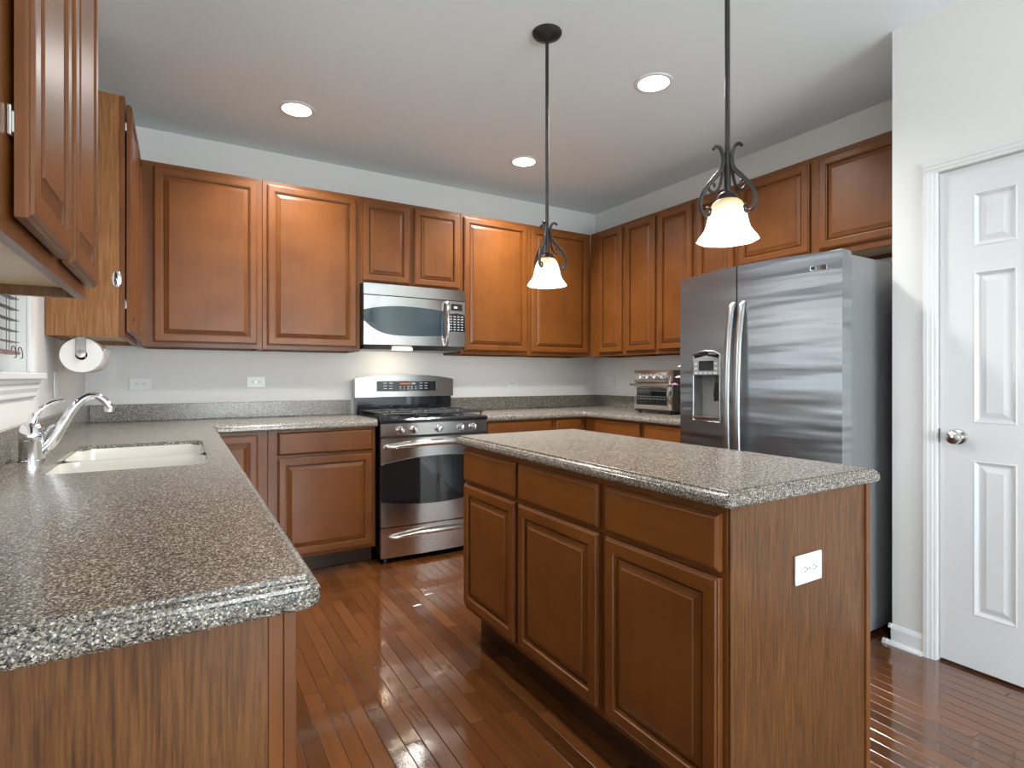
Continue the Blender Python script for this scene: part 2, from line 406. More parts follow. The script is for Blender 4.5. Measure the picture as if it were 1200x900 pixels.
# pantry door: casing, slab with six raised panels, knob, strike
dr = empty('door_1', (PXF + .012, DY1 - .004, .012), -PI / 2); dr['kind'] = 'structure'; dr['label'] = 'white six-panel pantry door with round knob'
dw, dh = .610, 2.018
d = MB()
xs = [0, .113, .250, .360, .497, dw]; zs = [0, .215, .835, .985, 1.590, 1.690, 1.905, dh]
for i in range(5):
    for j in range(7):
        x0, x1, z0, z1 = xs[i], xs[i + 1], zs[j], zs[j + 1]
        if i in (1, 3) and j in (1, 3, 5):
            d.rings(x0, x1, z0, z1, [(0, 0), (.004, -.002), (.010, .003), (.016, .009), (.022, .009), (.042, .002), (.046, .002)], back=False)
        else:
            d.rings(x0, x1, z0, z1, [(0, 0)], back=False)
for q in ((0, 0, 0, dh), (dw, dw, 0, dh)): d.box(q[0] - .0005, q[0] + .0005, .0005, .034, 0, dh)
d.box(0, dw, .033, .035, 0, dh); d.box(0, dw, .0005, .034, -.0005, .0005); d.box(0, dw, .0005, .034, dh - .0005, dh + .0005)
slab = d.build('door_slab', 'door', dr)
k = MB(); k.lathe([(0.0, .002), (.031, .002), (.031, .005), (.028, .010), (.013, .013), (.011, .026), (.016, .034), (.026, .042), (.028, .052), (.024, .062), (.012, .067), (.0001, .068)], 28, (.066, 0, .925), 'Y')
k.build('door_knob', 'nickel', dr, True)
MB().box(-.006, .001, -.004, .03, .895, .955).build('latch_plate', 'steel_d', dr)
jam = MB()
jam.box(-.0035, -.0015, .004, .10, 0, dh + .01); jam.box(dw + .0015, dw + .0035, .004, .10, 0, dh + .01); jam.box(-.0035, dw + .0035, .004, .10, dh + .004, dh + .008)
jam.build('door_jamb', 'trim', dr)
cs = MB()
cprof = [(0, 0), (0, -.009), (.006, -.011), (.012, -.011), (.016, -.014), (.030, -.0155), (.034, -.018), (.052, -.018), (.056, -.014), (.057, 0)]
cw = .050
# casing: left and right verticals, header
def casing(mb, x, s, z0, z1, yo):
    mb.prism([(x + s * a * cw / .057, yo + b) for a, b in cprof], z0, z1, 'Z')
casing(cs, -.004, -1, -.012, dh + .004, -.012); casing(cs, dw + .004, 1, -.012, dh + .004, -.012)
cs.prism([(-.012 + b, dh + .004 + a * cw / .057) for a, b in cprof], -.004 - cw, dw + .004 + cw, 'X')
o = cs.build('trim_1', 'trim', None, loc=(PXF + .012, DY1 - .004, .012), rot=(0, 0, -PI / 2)); o['kind'] = 'structure'; o['label'] = 'white moulded casing around the pantry door'

# sink window with casing, stool, apron, sash, glass
wd = empty('window_1', (XL, (WY0 + WY1) / 2, WZ0), PI / 2); wd['kind'] = 'structure'; wd['label'] = 'window over the sink with white stool'
hw = (WY1 - WY0) / 2; hh = WZ1 - WZ0
f = MB()
f.box(-hw, hw, .085, .115, 0, .05); f.box(-hw, hw, .085, .115, hh - .05, hh); f.box(-hw, -hw + .05, .085, .115, .05, hh - .05); f.box(hw - .05, hw, .085, .115, .05, hh - .05)
f.box(-hw + .05, hw - .05, .088, .112, hh * .5 - .02, hh * .5 + .02)
f.box(-.012, .012, .09, .11, .05, hh - .05)
f.build('window_frame', 'trim', wd)
MB().box(-hw + .04, hw - .04, .098, .102, .04, hh - .04).build('window_pane', 'glass', wd)
c = MB()
for s in (-1, 1): c.box(min(s * hw, s * (hw + .085)), max(s * hw, s * (hw + .085)), -.012, -.0005, .012, hh + .085, .003)
c.box(-hw, hw, -.012, -.0005, hh, hh + .085, .003)
c.build('window_casing', 'trim', wd)
st = MB(); st.prism([(-hw - .12, -.035), (hw + .15, -.035), (hw + .15, -.0005), (hw, -.0005), (hw, .085), (-hw, .085), (-hw, -.0005), (-hw - .12, -.0005)], -.012, .012, 'Z', .004)
st.build('window_sill', 'trim', wd)
ap = MB(); ap.prism([(-.0005, -.013), (-.024, -.013), (-.022, -.026), (-.016, -.032), (-.016, -.045), (-.011, -.060), (-.011, -.074), (-.006, -.080), (-.0005, -.082)], -hw - .08, hw + .11, 'X')
ap.build('window_apron', 'trim', wd)

def simple_window(name, loc, rz, w_, h_, n, label):
    q = empty(name, loc, rz); q['kind'] = 'structure'; q['label'] = label
    f = MB(); f.box(-w_ / 2, w_ / 2, .03, .08, 0, .06); f.box(-w_ / 2, w_ / 2, .03, .08, h_ - .06, h_)
    for i in range(n + 1):
        x = -w_ / 2 + .03 + (w_ - .06) * i / n; f.box(x - .03, x + .03, .032, .078, .06, h_ - .06)
    f.build('window_frame', 'trim', q); MB().box(-w_ / 2 + .04, w_ / 2 - .04, .053, .057, .04, h_ - .04).build('window_pane', 'glass', q)
simple_window('window_2', (XL, (SY0 + SY1) / 2, SZ0), PI / 2, SY1 - SY0, SZ1 - SZ0, 3, 'wide window on the left wall behind the viewer')
simple_window('window_3', ((PX0 + PX1) / 2, YR, 0), PI, PX1 - PX0, PZ, 2, 'glazed patio door on the rear wall')

# venetian blind hanging in the sink window
bl = empty('window_blind', (XL, (WY0 + WY1) / 2, WZ0), PI / 2, 'dark wooden venetian blind hanging open in the window over the sink', 'blind')
bw = hw - .012
MB().box(-bw, bw, .004, .054, hh - .052, hh - .004, .004).build('head_rail', 'rail', bl)
sl = MB(); z = .120
while z < hh - .07:
    sl.box(-bw, bw, .017, .041, z - .0009, z + .0009); z += .0385
sl.build('slats', 'slat', bl)
rl = MB(); rl.box(-bw, bw, .014, .044, .076, .088, .003); rl.build('bottom_rail', 'rail', bl)
cd = MB()
for x in (-bw + .12, 0, bw - .14, bw - .05):
    for y in (.016, .042): cd.tube([(x, y, .078), (x, y, hh - .04)], .0010, 6)
    cd.tube(spline([(x - .035, .004, .086), (x - .03, .002, .100), (x, .001, .094), (x + .02, .002, .066), (x, .004, .062)]), .0015, 6)
cd.build('lift_cord', 'cord', bl)

# ------------------------------------------------------------------ cabinets
DOORP = [(0, 0), (0, -.011), (.002, -.0145), (.0055, -.0150), (.0075, -.0190), (.010, -.0198), (.040, -.0198), (.042, -.0155), (.0465, -.0150), (.0475, -.0040), (.0515, -.0040), (.0535, -.0095), (.074, -.0155), (.0755, -.0185), (.078, -.0185)]
def cab_door(parent, x0, x1, z0, z1, hinge=None):
    gp = .006 if hinge else .002
    o = MB().rings(x0, x1, z0, z1, [(a, b - gp) for a, b in DOORP]).build('door', 'maple', parent)
    if hinge:
        for z in (z0 + .10, z1 - .12):
            h = MB(); hx = x0 if hinge < 0 else x1
            h.box(hx - .010, hx + .002, -.0050, -.0005, z, z + .038, .001); h.cyl((hx - .001, -.0045, z + .006), (hx - .001, -.0045, z + .032), .0025, n=10)
            h.build('hinge', 'nickel', o)
    return o
def cab_drawer(parent, x0, x1, z0, z1):
    return MB().rings(x0, x1, z0, z1, [(a, b - .002) for a, b in [(0, 0), (0, -.011), (.003, -.014), (.008, -.0185), (.012, -.0195)]]).build('drawer', 'maple_h', parent)
def cabinet(name, loc, rz, w_, h_, dpt, label, doors=(), drawers=(), kick=0, group=None, cat='cabinet', top=True, side='veneer'):
    root = empty(name, loc, rz, label, cat, group)
    b = MB(); z0 = kick
    t = .016
    b.box(.0, t, .0195, dpt, z0, h_); b.box(w_ - t, w_, .0195, dpt, z0, h_)
    if top: b.box(t, w_ - t, .0195, dpt, h_ - t, h_)
    b.box(t, w_ - t, dpt - .006, dpt, z0, h_ - t)
    b.build('carcass', side, root)
    bt = MB().box(t, w_ - t, .0195, dpt - .006, z0 + .022, z0 + .036).build('bottom_panel', 'natural', root)
    MB().box(0, w_, 0, .019, z0, h_, .0012, 1).build('face_frame', 'maple', root)
    for dd in doors: cab_door(root, *dd)
    for dd in drawers: cab_drawer(root, *dd)
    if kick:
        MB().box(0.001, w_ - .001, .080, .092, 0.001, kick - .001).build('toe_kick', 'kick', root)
    return root
UZ, UH = 1.355, 1.055; D0, D1 = 1.382 - UZ, 2.384 - UZ
def upper_back(name, x0, x1, doors, label, z0=UZ, zd=None):
    zb = (zd if zd else 1.382) - z0
    return cabinet(name, (x0, -.325, z0), 0, x1 - x0, 2.41 - z0, .322, label, [(a - x0, b - x0, zb, 2.384 - z0) for a, b in doors])
def upper_right(name, y0, y1, doors, label, z0=UZ, zd=None):
    zb = (zd if zd else 1.382) - z0
    return cabinet(name, (-.325, y0, z0), -PI / 2, y0 - y1, 2.41 - z0, .322, label, [(y0 - a, y0 - b, zb, 2.384 - z0) for a, b in doors])
upper_back('wall_cabinet', -3.553, -2.928, [(-3.496, -2.9555)], 'wide single-door wall cabinet at the left end of the back wall')
upper_back('wall_cabinet', -2.926, -2.3185, [(-2.899, -2.344)], 'wide single-door wall cabinet just left of the microwave')
upper_back('wall_cabinet', -2.3165, -1.5645, [(-2.303, -1.968), (-1.935, -1.578)], 'short two-door wall cabinet directly above the microwave', 1.82, 1.838)
upper_back('wall_cabinet', -1.5625, -.962, [(-1.5415, -.982)], 'single-door wall cabinet just right of the microwave')
upper_back('wall_cabinet', -.960, -.327, [(-.940, -.362)], 'single-door wall cabinet at the right end of the back wall, behind the far pendant')
upper_right('wall_cabinet', -.329, -.7595, [(-.455, -.737)], 'narrow single-door wall cabinet next to the back corner on the right wall')
upper_right('wall_cabinet', -.7605, -1.4655, [(-.782, -1.097), (-1.128, -1.443)], 'tall two-door wall cabinet above the toaster oven')
upper_right('wall_cabinet', -1.4665, -1.798, [(-1.488, -1.780)], 'tall narrow wall cabinet beside the refrigerator, behind the near pendant')
upper_right('wall_cabinet', -1.800, -2.825, [(-1.818, -2.275), (-2.328, -2.795)], 'short two-door wall cabinet above the refrigerator', 1.842, 1.880)
cabinet('wall_cabinet', (-3.573, -1.13, UZ), PI / 2, .800, UH, .268, 'wall cabinet in the left back corner with an oak side carrying a chrome hook',
        [(.022, .375, D0, D1, -1), (.405, .762, D0, D1, 1)], side='oak_light')
cabinet('wall_cabinet', (-3.550, -3.192, 1.36), PI / 2, .716, 2.41 - 1.36, .290, 'wall cabinet nearest the viewer at upper left with visible underside',
        [(.042, .338, .025, 2.384 - 1.36, -1), (.372, .695, .025, 2.384 - 1.36, 1)])

# base cabinets
def base_units(spec, place, rz):
    for (a, b, doors, drawers, label) in spec:
        loc = place(a); w_ = abs(b - a)
        cabinet('base_cabinet', loc, rz, w_, .868, .605, label, [(abs(p - a), abs(q - a), .125, top) for p, q, top in doors], [(abs(p - a), abs(q - a), .723, .855) for p, q in drawers], kick=.105)
base_units([
    (-3.218, -2.932, [(-3.205, -2.984, .850)], [], 'corner base cabinet behind the sink run with one full-height door'),
    (-2.930, -2.300, [(-2.878, -2.322, .705)], [(-2.878, -2.322)], 'base cabinet left of the range with one drawer over one door'),
    (-1.515, -.925, [(-1.500, -.942, .705)], [(-1.500, -.942)], 'base cabinet right of the range with a wide drawer'),
    (-.923, -.612, [(-.902, -.660, .705)], [(-.902, -.660)], 'narrow base cabinet at the right end of the back wall'),
], lambda a: (a, -.610, 0), 0)
base_units([
    (-.6115, -1.255, [(-.746, -1.236, .705)], [(-.746, -1.236)], 'base cabinet under the toaster oven on the right wall'),
    (-1.257, -1.832, [(-1.277, -1.812, .705)], [(-1.277, -1.812)], 'base cabinet against the left side of the refrigerator'),
], lambda a: (-.610, a, 0), -PI / 2)
pen = []
for (a, b, doors, drawers, label) in [
    (-3.274, -2.66, [(-3.252, -2.70, .722)], [(-3.262, -2.69)], 'base cabinet at the near end of the sink counter, showing its end panel'),
    (-2.658, -1.30, [(-2.63, -2.00, .705), (-1.96, -1.33, .705)], [(-2.63, -2.00), (-1.96, -1.33)], 'sink base cabinet under the left counter'),
    (-1.298, -.640, [(-1.27, -.70, .705)], [(-1.27, -.70)], 'base cabinet between the sink and the back corner')]:
    r = cabinet('base_cabinet', (-3.243, a, 0), PI / 2, b - a, .868, .598, label, [(p - a, q - a, .125, t) for p, q, t in doors],
                [(p - a, q - a, .742 if a < -3 else .723, .862 if a < -3 else .855) for p, q in drawers], kick=.105, top=len(pen) != 1)
    pen.append(r)
e = MB(); e.box(.0215, .598, -.016, -.0005, 0.001, .868); e.build('end_panel', 'veneer', pen[0])
e = MB(); e.box(0.0, .0185, -.017, -.0005, .105, .868, .001, 1); e.build('corner_stile', 'maple', pen[0])

# island
il = cabinet('kitchen_island', (-2.262, -1.832, 0), -PI / 2, 1.392, .878, .605, 'freestanding wooden island with three doors, three drawers and an oak end panel',
             [(.019, .455, .172, .707), (.480, .941, .172, .707), (.973, 1.380, .172, .707)],
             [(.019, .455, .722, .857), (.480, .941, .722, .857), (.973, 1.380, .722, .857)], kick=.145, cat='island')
MB().box(1.3925, 1.400, .001, .606, .001, .878).build('end_panel', 'veneer', il)
MB().box(1.3925, 1.406, .590, .612, .001, .878, .002).build('corner_trim', 'maple', il)
MB().box(.002, 1.392, .6055, .6120, .001, .878).build('back_panel', 'veneer', il)

# ------------------------------------------------------------------ countertops
SPROF = [(-.018, 0), (-.0150, -.0012), (-.0145, -.0062), (-.0115, -.0070), (-.0075, -.0085), (-.0042, -.0120), (-.0032, -.0165), (-.0005, -.0180), (.0005, -.021), (.0010, -.033), (-.0010, -.040), (-.006, -.044), (-.014, -.0445)]
def slab_mesh(poly, exposed, z, hole=None, sc=1.0):
    """poly CCW list of (x,y); exposed[i] says whether edge i -> i+1 carries the moulded profile"""
    bm = bmesh.new(); n = len(poly)
    def off(o):
        res = []
        for i in range(n):
            pv, cu, nx = Vector(poly[i - 1]), Vector(poly[i]), Vector(poly[(i + 1) % n])
            d1 = (cu - pv).normalized(); d2 = (nx - cu).normalized()
            n1 = Vector((d1.y, -d1.x)); n2 = Vector((d2.y, -d2.x))
            o1 = o if exposed[i - 1] else 0; o2 = o if exposed[i] else 0
            den = 1 + n1.dot(n2)
            if abs(d1.x * d2.y - d1.y * d2.x) < 1e-4: v = cu + n1 * o1
            else:
                c = d1.x * d2.y - d1.y * d2.x
                a = cu + n1 * o1; b = cu + n2 * o2; t = ((b.x - a.x) * d2.y - (b.y - a.y) * d2.x) / c
                v = a + d1 * t
            res.append(v)
        return res
    R = []
    for o, dz in SPROF:
        R.append([bm.verts.new((p.x, p.y, z + dz * sc)) for p in off(o)])
    for i in range(len(R) - 1):
        for j in range(n): bm.faces.new((R[i][j], R[i + 1][j], R[i + 1][(j + 1) % n], R[i][(j + 1) % n]))
    for ring in (R[0], R[-1]):
        edges = [bm.edges.get((ring[j], ring[(j + 1) % n])) for j in range(n)]
        if hole:
            zz = ring[0].co.z
            hv = [bm.verts.new((p[0], p[1], zz)) for p in hole]; m = len(hv)
            edges += [bm.edges.new((hv[j], hv[(j + 1) % m])) for j in range(m)]
            if ring is R[0]: top = hv
            else:
                for j in range(m): bm.faces.new((top[j], top[(j + 1) % m], hv[(j + 1) % m], hv[j]))
        bmesh.ops.triangle_fill(bm, use_beauty=True, edges=edges)
    mb = MB(); mb.bm.free(); mb.bm = bm
    return mb
def rrect(x0, x1, y0, y1, r, n=5):
    return arc(x1 - r, y1 - r, r, 0, 90, n) + arc(x0 + r, y1 - r, r, 90, 180, n) + arc(x0 + r, y0 + r, r, 180, 270, n) + arc(x1 - r, y0 + r, r, 270, 360, n)
CT = .914; EX = -3.198; EY = -.648
hole = rrect(-3.70, -3.285, -2.13, -1.385, .055)
# left L: clockwise corners given CCW
near = arc(EX - .022, -3.307 + .022, .022, 270, 360, 5)
polyL = [(XL + .002, -.003), (XL + .002, -3.307)] + near + [(EX, EY - .012), (EX + .012, EY), (-2.295, EY), (-2.295, -.003)]
exL = [False] + [True] * (len(near) + 3) + [False, False]
ct = slab_mesh(polyL, exL, CT, hole).build('countertop', 'stone'); tag(ct, 'L-shaped speckled grey-brown countertop holding the sink, left of the range', 'countertop')
def splash(parent, boxes):
    s = MB()
    for b in boxes: s.box(*b, .0015, 1)
    return s.build('backsplash', 'stone', parent)
splash(ct, [(XL + .022, -2.300, -.022, -.003, CT + .0003, 1.016), (XL + .002, XL + .021, -3.29, -.003, CT + .0003, 1.016)])
polyR = [(-1.517, -.003), (-1.517, EY), (EY - .012, EY), (EY, EY - .012), (EY, -1.835), (-.003, -1.835), (-.003, -.003)]
ct2 = slab_mesh(polyR, [False, True, True, True, False, False, False], CT).build('countertop', 'stone'); tag(ct2, 'L-shaped speckled countertop right of the range carrying the toaster oven', 'countertop')
splash(ct2, [(-1.517, -.022, -.022, -.003, CT + .0003, 1.016), (-.021, -.003, -1.835, -.003, CT + .0003, 1.016)])
ix0, ix1, iy0, iy1 = -2.298, -1.628, -3.257, -1.800
pI = rrect(ix0, ix1, iy0, iy1, .014, 3)
ict = slab_mesh(pI, [True] * len(pI), .9175, None, .86).build('island_countertop', 'stone'); tag(ict, 'rectangular speckled countertop lying on the island', 'countertop')

# sink
sk = empty('kitchen_sink', (-3.4925, -1.7575, CT - .014), 0, 'white double-bowl undermount sink set in the left counter', 'sink')
def bowl(mb, x0, x1, y0, y1, dpt, ztop):
    bm = mb.bm
    R = []
    for ins, z in ((0, ztop), (.002, -.02), (.008, -dpt + .03), (.02, -dpt + .008), (.045, -dpt)):
        R.append([bm.verts.new((p[0], p[1], z)) for p in rrect(x0 + ins, x1 - ins, y0 + ins, y1 - ins, .05, 5)])
    n = len(R[0])
    for i in range(len(R) - 1):
        for j in range(n): bm.faces.new((R[i][j], R[i][(j + 1) % n], R[i + 1][(j + 1) % n], R[i + 1][j]))
    bm.faces.new(R[-1])
sb = MB(); bowl(sb, -.2065, .2065, .010, .3715, .19, 0); sb.build('far_bowl', 'sink', sk, True, angle=60)
sb = MB(); bowl(sb, -.2065, .2065, -.3715, -.010, .19, 0); sb.build('near_bowl', 'sink', sk, True, angle=60)
MB().box(-.2060, .2060, -.0105, .0105, -.060, -.020, .005).build('sink_divider', 'sink', sk)
for y in (.195, -.195):
    MB().lathe([(.001, .002), (.022, .001), (.040, .003), (.042, .0)], 24, (0, y, -.19)).build('drain', 'nickel', sk, True)

# faucet
fc = empty('kitchen_faucet', (-3.768, -1.785, CT), 0, 'chrome single-lever kitchen faucet standing behind the sink', 'faucet')
f = MB(); f.lathe([(.036, 0), (.036, .004), (.033, .006), (.033, .064), (.034, .066), (.033, .068), (.034, .070), (.034, .090), (.032, .094), (.0305, .104), (.026, .114), (.017, .121), (.0001, .123)], 32)
f.build('faucet_body', 'chrome', fc, True)
f = MB(); sp = spline([(.012, 0, .020), (.045, 0, .052), (.075, 0, .108), (.105, 0, .165), (.135, 0, .198), (.160, 0, .2045), (.182, 0, .192), (.198, 0, .170), (.200, 0, .158)], 6)
f.tube(sp, [.0185 - .0070 * min(1, i / (len(sp) * .55)) for i in range(len(sp))], 16); f.build('spout', 'chrome', fc, True)
f = MB(); f.lathe([(.0135, 0), (.0145, -.002), (.0145, -.016), (.012, -.018)], 20, (.200, 0, .168)); f.build('aerator', 'nickel', fc, True)
f = MB(); sp = spline([(-.002, 0, .108), (.002, 0, .126), (.011, 0, .148), (.030, 0, .170), (.055, 0, .186), (.082, 0, .192)], 6)
f.tube(sp, [.0165 - .0115 * min(1, (i / len(sp)) * 1.2) for i in range(len(sp))], 14, flat=((0, 1, 0), .9)); f.build('lever', 'chrome', fc, True)
f = MB(); sp = spline([(.020, 0, .070), (.042, 0, .100), (.060, 0, .112), (.074, 0, .112)], 5); f.tube(sp, .006, 10); f.build('spout_brace', 'chrome', fc, True)

# ------------------------------------------------------------------ outlets
def outlet(loc, rz, label, name='wall_outlet', vertical=False, group=None):
    r = empty(name, loc, rz, label, 'outlet' if name != 'light_switch' else 'switch', group)
    a, b = (.038, .0585) if vertical else (.0585, .038)
    MB().box(-a, a, -.006, -.0005, -b, b, .003).build('cover_plate', 'white', r)
    if name == 'light_switch':
        MB().box(-.016, .016, -.0075, -.0062, -.033, .033, .0006).build('rocker', 'white', r); return r
    for s in (-1, 1):
        q = MB(); q.lathe([(.0165, .0062), (.0165, .0074), (.0001, .0075)], 20, (s * .0195, 0, 0), 'Y'); sock = q.build('socket', 'white', r, True)
        m = MB(); m.box(s * .0195 - .0055, s * .0195 + .0020, -.0082, -.0076, .0045, .0062); m.box(s * .0195 - .0055, s * .0195 + .0015, -.0082, -.0076, -.0062, -.0045)
        m.cyl((s * .0195 + .0075, -.0076, 0), (s * .0195 + .0075, -.0082, 0), .0024, n=10); m.build('slots', 'slot', sock)
    MB().cyl((0, -.006, 0), (0, -.0068, 0), .003, n=12).build('screw', 'nickel', r)
    return r
outlet((-3.575, 0, 1.139), 0, 'white outlet on the back wall right of the paper towels')
outlet((-2.928, 0, 1.148), 0, 'white outlet on the back wall left of the range, between the wall cabinets and counter')
outlet((-.922, 0, 1.130), 0, 'white outlet on the back wall right of the range')
outlet((0, -.220, 1.143), -PI / 2, 'white outlet on the right wall left of the toaster oven')
outlet((-1.955, -3.2322, .683), 0, 'white outlet on the oak end panel of the island')
outlet((XL, -.905, 1.146), PI / 2, 'white rocker switch on the window wall beside the sink window', 'light_switch', True)

# ------------------------------------------------------------------ range
rg = empty('gas_range', (-1.9055, -.665, 0), 0, 'stainless steel gas range with black oven window between the base cabinets', 'range')
hwR = .378
b = MB(); b.box(-hwR + .002, hwR - .002, .0, .640, .055, .895); b.build('body', 'black', rg)
b = MB()
for x in (-.33, .33):
    for y in (.06, .58): b.cyl((x, y, 0), (x, y, .055), .02, n=14)
b.build('feet', 'black', rg)
def bowed(mb, x0, x1, z0, z1, y0, bulge, t, n=14, ztop=None, zbot=None):
    """panel with a gently bowed front; ztop/zbot are functions of u in -1..1"""
    bm = mb.bm; F = []; B = []
    for i in range(n + 1):
        u = -1 + 2 * i / n; x = x0 + (x1 - x0) * i / n; y = y0 - bulge * (1 - u * u)
        zt = z1 + (ztop(u) if ztop else 0); zb = z0 + (zbot(u) if zbot else 0)
        F.append((bm.verts.new((x, y, zb)), bm.verts.new((x, y, zt)))); B.append((bm.verts.new((x, y0 + t, zb)), bm.verts.new((x, y0 + t, zt))))
    for i in range(n):
        bm.faces.new((F[i][0], F[i + 1][0], F[i + 1][1], F[i][1])); bm.faces.new((B[i][0], B[i][1], B[i + 1][1], B[i + 1][0]))
        bm.faces.new((F[i][1], F[i + 1][1], B[i + 1][1], B[i][1])); bm.faces.new((F[i][0], B[i][0], B[i + 1][0], F[i + 1][0]))
    bm.faces.new((F[0][0], F[0][1], B[0][1], B[0][0])); bm.faces.new((F[n][0], B[n][0], B[n][1], F[n][1]))
    return mb
kp = MB(); bowed(kp, -hwR, hwR, .806, .884, -.006, .006, .02); cp = kp.build('control_panel', 'steel', rg, True)
for x in (-.252, -.162, .014, .182, .274):
    k = MB(); k.lathe([(.026, 0), (.026, .004), (.022, .007), (.0205, .026), (.018, .030), (.0001, .031)], 24, (x, -.010 - .006 * (1 - (x / .378) ** 2), .841), 'Y')
    k.box(x - .004, x + .004, -.047, -.018, .823, .859, .002)
    k.build('burner_knob', 'chrome', cp, True)
ck = MB(); ck.prism([(-.012, .889), (-.004, .886), (.60, .886), (.60, .914), (.002, .914), (-.012, .905)], -hwR - .003, hwR + .003, 'X', 0); 
ck = ck.build('cooktop', 'enamel', rg)
def grate(x0, x1, y0, y1):
    g = MB(); z = .944; r = .0058
    for x in (x0, x1): g.tube(spline([(x, y0, z - .012), (x, y0 + .02, z), (x, y1 - .02, z), (x, y1, z - .012)], 4), r, 8)
    for y in (y0 + .012, (y0 + y1) / 2, y1 - .012): g.tube([(x0, y, z - .002), (x1, y, z - .002)], r, 8)
    xm = (x0 + x1) / 2
    for yc in ((y0 * .73 + y1 * .27), (y0 * .27 + y1 * .73)):
        g.tube([(xm, yc - .10, z), (xm, yc - .03, z + .003)], r, 8); g.tube([(xm, yc + .03, z + .003), (xm, yc + .10, z)], r, 8)
        g.tube([(x0, yc, z), (xm - .03, yc, z + .003)], r, 8); g.tube([(xm + .03, yc, z + .003), (x1, yc, z)], r, 8)
        g.tube([(xm + .03 * math.cos(a), yc + .03 * math.sin(a), z + .001) for a in [i * PI / 8 for i in range(17)]], .004, 6)
    for x in (x0, x1):
        for y in (y0, y1): g.cyl((x, y, .914), (x, y, z - .010), .006, n=8)
    return g.build('grate', 'iron', ck, True)
grate(-.350, -.130, .03, .54); grate(-.112, .112, .03, .54); grate(.130, .350, .03, .54)
for x, ys in ((-.24, (.17, .40)), (0, (.285,)), (.24, (.17, .40))):
    for y in ys:
        k = MB(); k.lathe([(.052, .914), (.050, .919), (.038, .922), (.038, .929), (.030, .933), (.0001, .934)], 24, (x, y, 0)); k.build('burner', 'iron', ck, True)
bgd = MB(); bgd.box(-hwR + .008, hwR - .008, .575, .640, .905, 1.035); bgd.build('backguard_lower_panel', 'dglass', rg)
def gz(u): return .030 * (1 - abs(u) ** 2.6)
bgs = MB(); bowed(bgs, -hwR - .006, hwR + .004, 1.036, 1.168, .560, .012, .085, 20, ztop=gz); bgo = bgs.build('backguard', 'steel', rg, True)
dpl = MB(); bowed(dpl, -.232, .232, 1.078, 1.150, .5470, .0, .012, 12); dpo = dpl.build('display_panel', 'dglass', bgo)
frm = MB()
for a in ((-.240, .240, 1.150, 1.156), (-.240, .240, 1.072, 1.078), (-.240, -.232, 1.078, 1.150), (.232, .240, 1.078, 1.150)): frm.box(a[0], a[1], .5455, .560, a[2], a[3], .001, 1)
frm.build('display_trim', 'steel', bgo)
dg = MB(); dg.box(-.058, .022, .5458, .5468, 1.127, 1.139); dg.build('clock_display', 'disp', bgo)
dg = MB()
for xb in (-.17, -.125, .11, .15):
    for j in range(3): dg.box(xb - .013, xb + .013, .5460, .5468, 1.094 + .020 * j, 1.099 + .020 * j)
for i in range(5):
    for j in range(2): dg.box(-.060 + .030 * i, -.046 + .030 * i, .5460, .5468, 1.090 + .016 * j, 1.095 + .016 * j)
dg.box(.036, .064, .5458, .5468, 1.128, 1.140)
dg.build('touch_legends', 'legend', bgo)
MB().box(-.350, -.340, .5470, .5500, 1.046, 1.054).build('maker_mark', 'black', bgo)
# oven door: steel with a bowed black window
od = MB(); bowed(od, -hwR, hwR, .232, .790, -.010, .016, .028, 20); odo = od.build('oven_door', 'steel', rg, True)
wn = MB(); bowed(wn, -.3785, .3785, .395, .628, -.0145, .0165, .0222, 24, ztop=lambda u: .040 * (1 - u * u), zbot=lambda u: -.038 * (1 - u * u)); wn.build('oven_window', 'dglass', odo, True)
h = MB(); sp = spline([(-.345, -.012, .735), (-.335, -.040, .738), (-.20, -.062, .749), (0, -.070, .755), (.20, -.062, .749), (.335, -.040, .738), (.345, -.012, .735)], 5)
h.tube(sp, [.011 + .005 * math.sin(PI * i / (len(sp) - 1)) for i in range(len(sp))], 12); h.build('oven_handle', 'steel', odo, True)
v = MB()
for i in range(5): v.box(-.325 + .14 * i, -.235 + .14 * i, -.0275 + .004 * abs(i - 2), -.012, .765, .772)
v.build('vent_slots', 'black', odo)
dw_ = MB(); bowed(dw_, -hwR, hwR, .036, .224, -.010, .014, .028, 20, zbot=None); dwo = dw_.build('warming_drawer', 'steel', rg, True)
h = MB(); sp = spline([(-.315, -.012, .163), (-.305, -.034, .165), (-.18, -.052, .176), (0, -.060, .181), (.18, -.052, .176), (.305, -.034, .165), (.315, -.012, .163)], 5)
h.tube(sp, [.009 + .005 * math.sin(PI * i / (len(sp) - 1)) for i in range(len(sp))], 12); h.build('drawer_handle', 'steel', dwo, True)

# ------------------------------------------------------------------ microwave
mw = empty('microwave', (-1.9405, -.395, 1.402), 0, 'stainless over-the-range microwave hanging above the gas range', 'microwave')
hm = .374
MB().box(-hm, hm, .0, .392, -.002, .412).build('body', 'black', mw)
g = MB(); bowed(g, -hm, hm, .338, .412, -.006, .006, .006, 14); g.build('vent_grille', 'steel', mw, True)
MB().box(-hm, hm, -.004, .0, .331, .337).build('vent_gap', 'black', mw)
g = MB(); bowed(g, -hm, .232, .001, .330, -.010, .010, .010, 16); mdo = g.build('door', 'steel', mw, True)
g = MB(); bowed(g, -hm - .0002, .206, .064, .262, -.0135, .0095, .012, 28, ztop=lambda u: .006 * (1 - u * u) - (.030 * abs(u) ** 2.2 if u < 0 else .008 * u * u), zbot=lambda u: .012 * u * u + (.085 * abs(u) ** 3.5 if u < 0 else 0)); g.build('door_window', 'mglass', mdo, True)
g = MB(); sp = spline([(.222, -.012, .322), (.222, -.034, .312), (.222, -.052, .235), (.222, -.056, .165), (.222, -.050, .095), (.222, -.032, .022), (.222, -.012, .010)], 5)
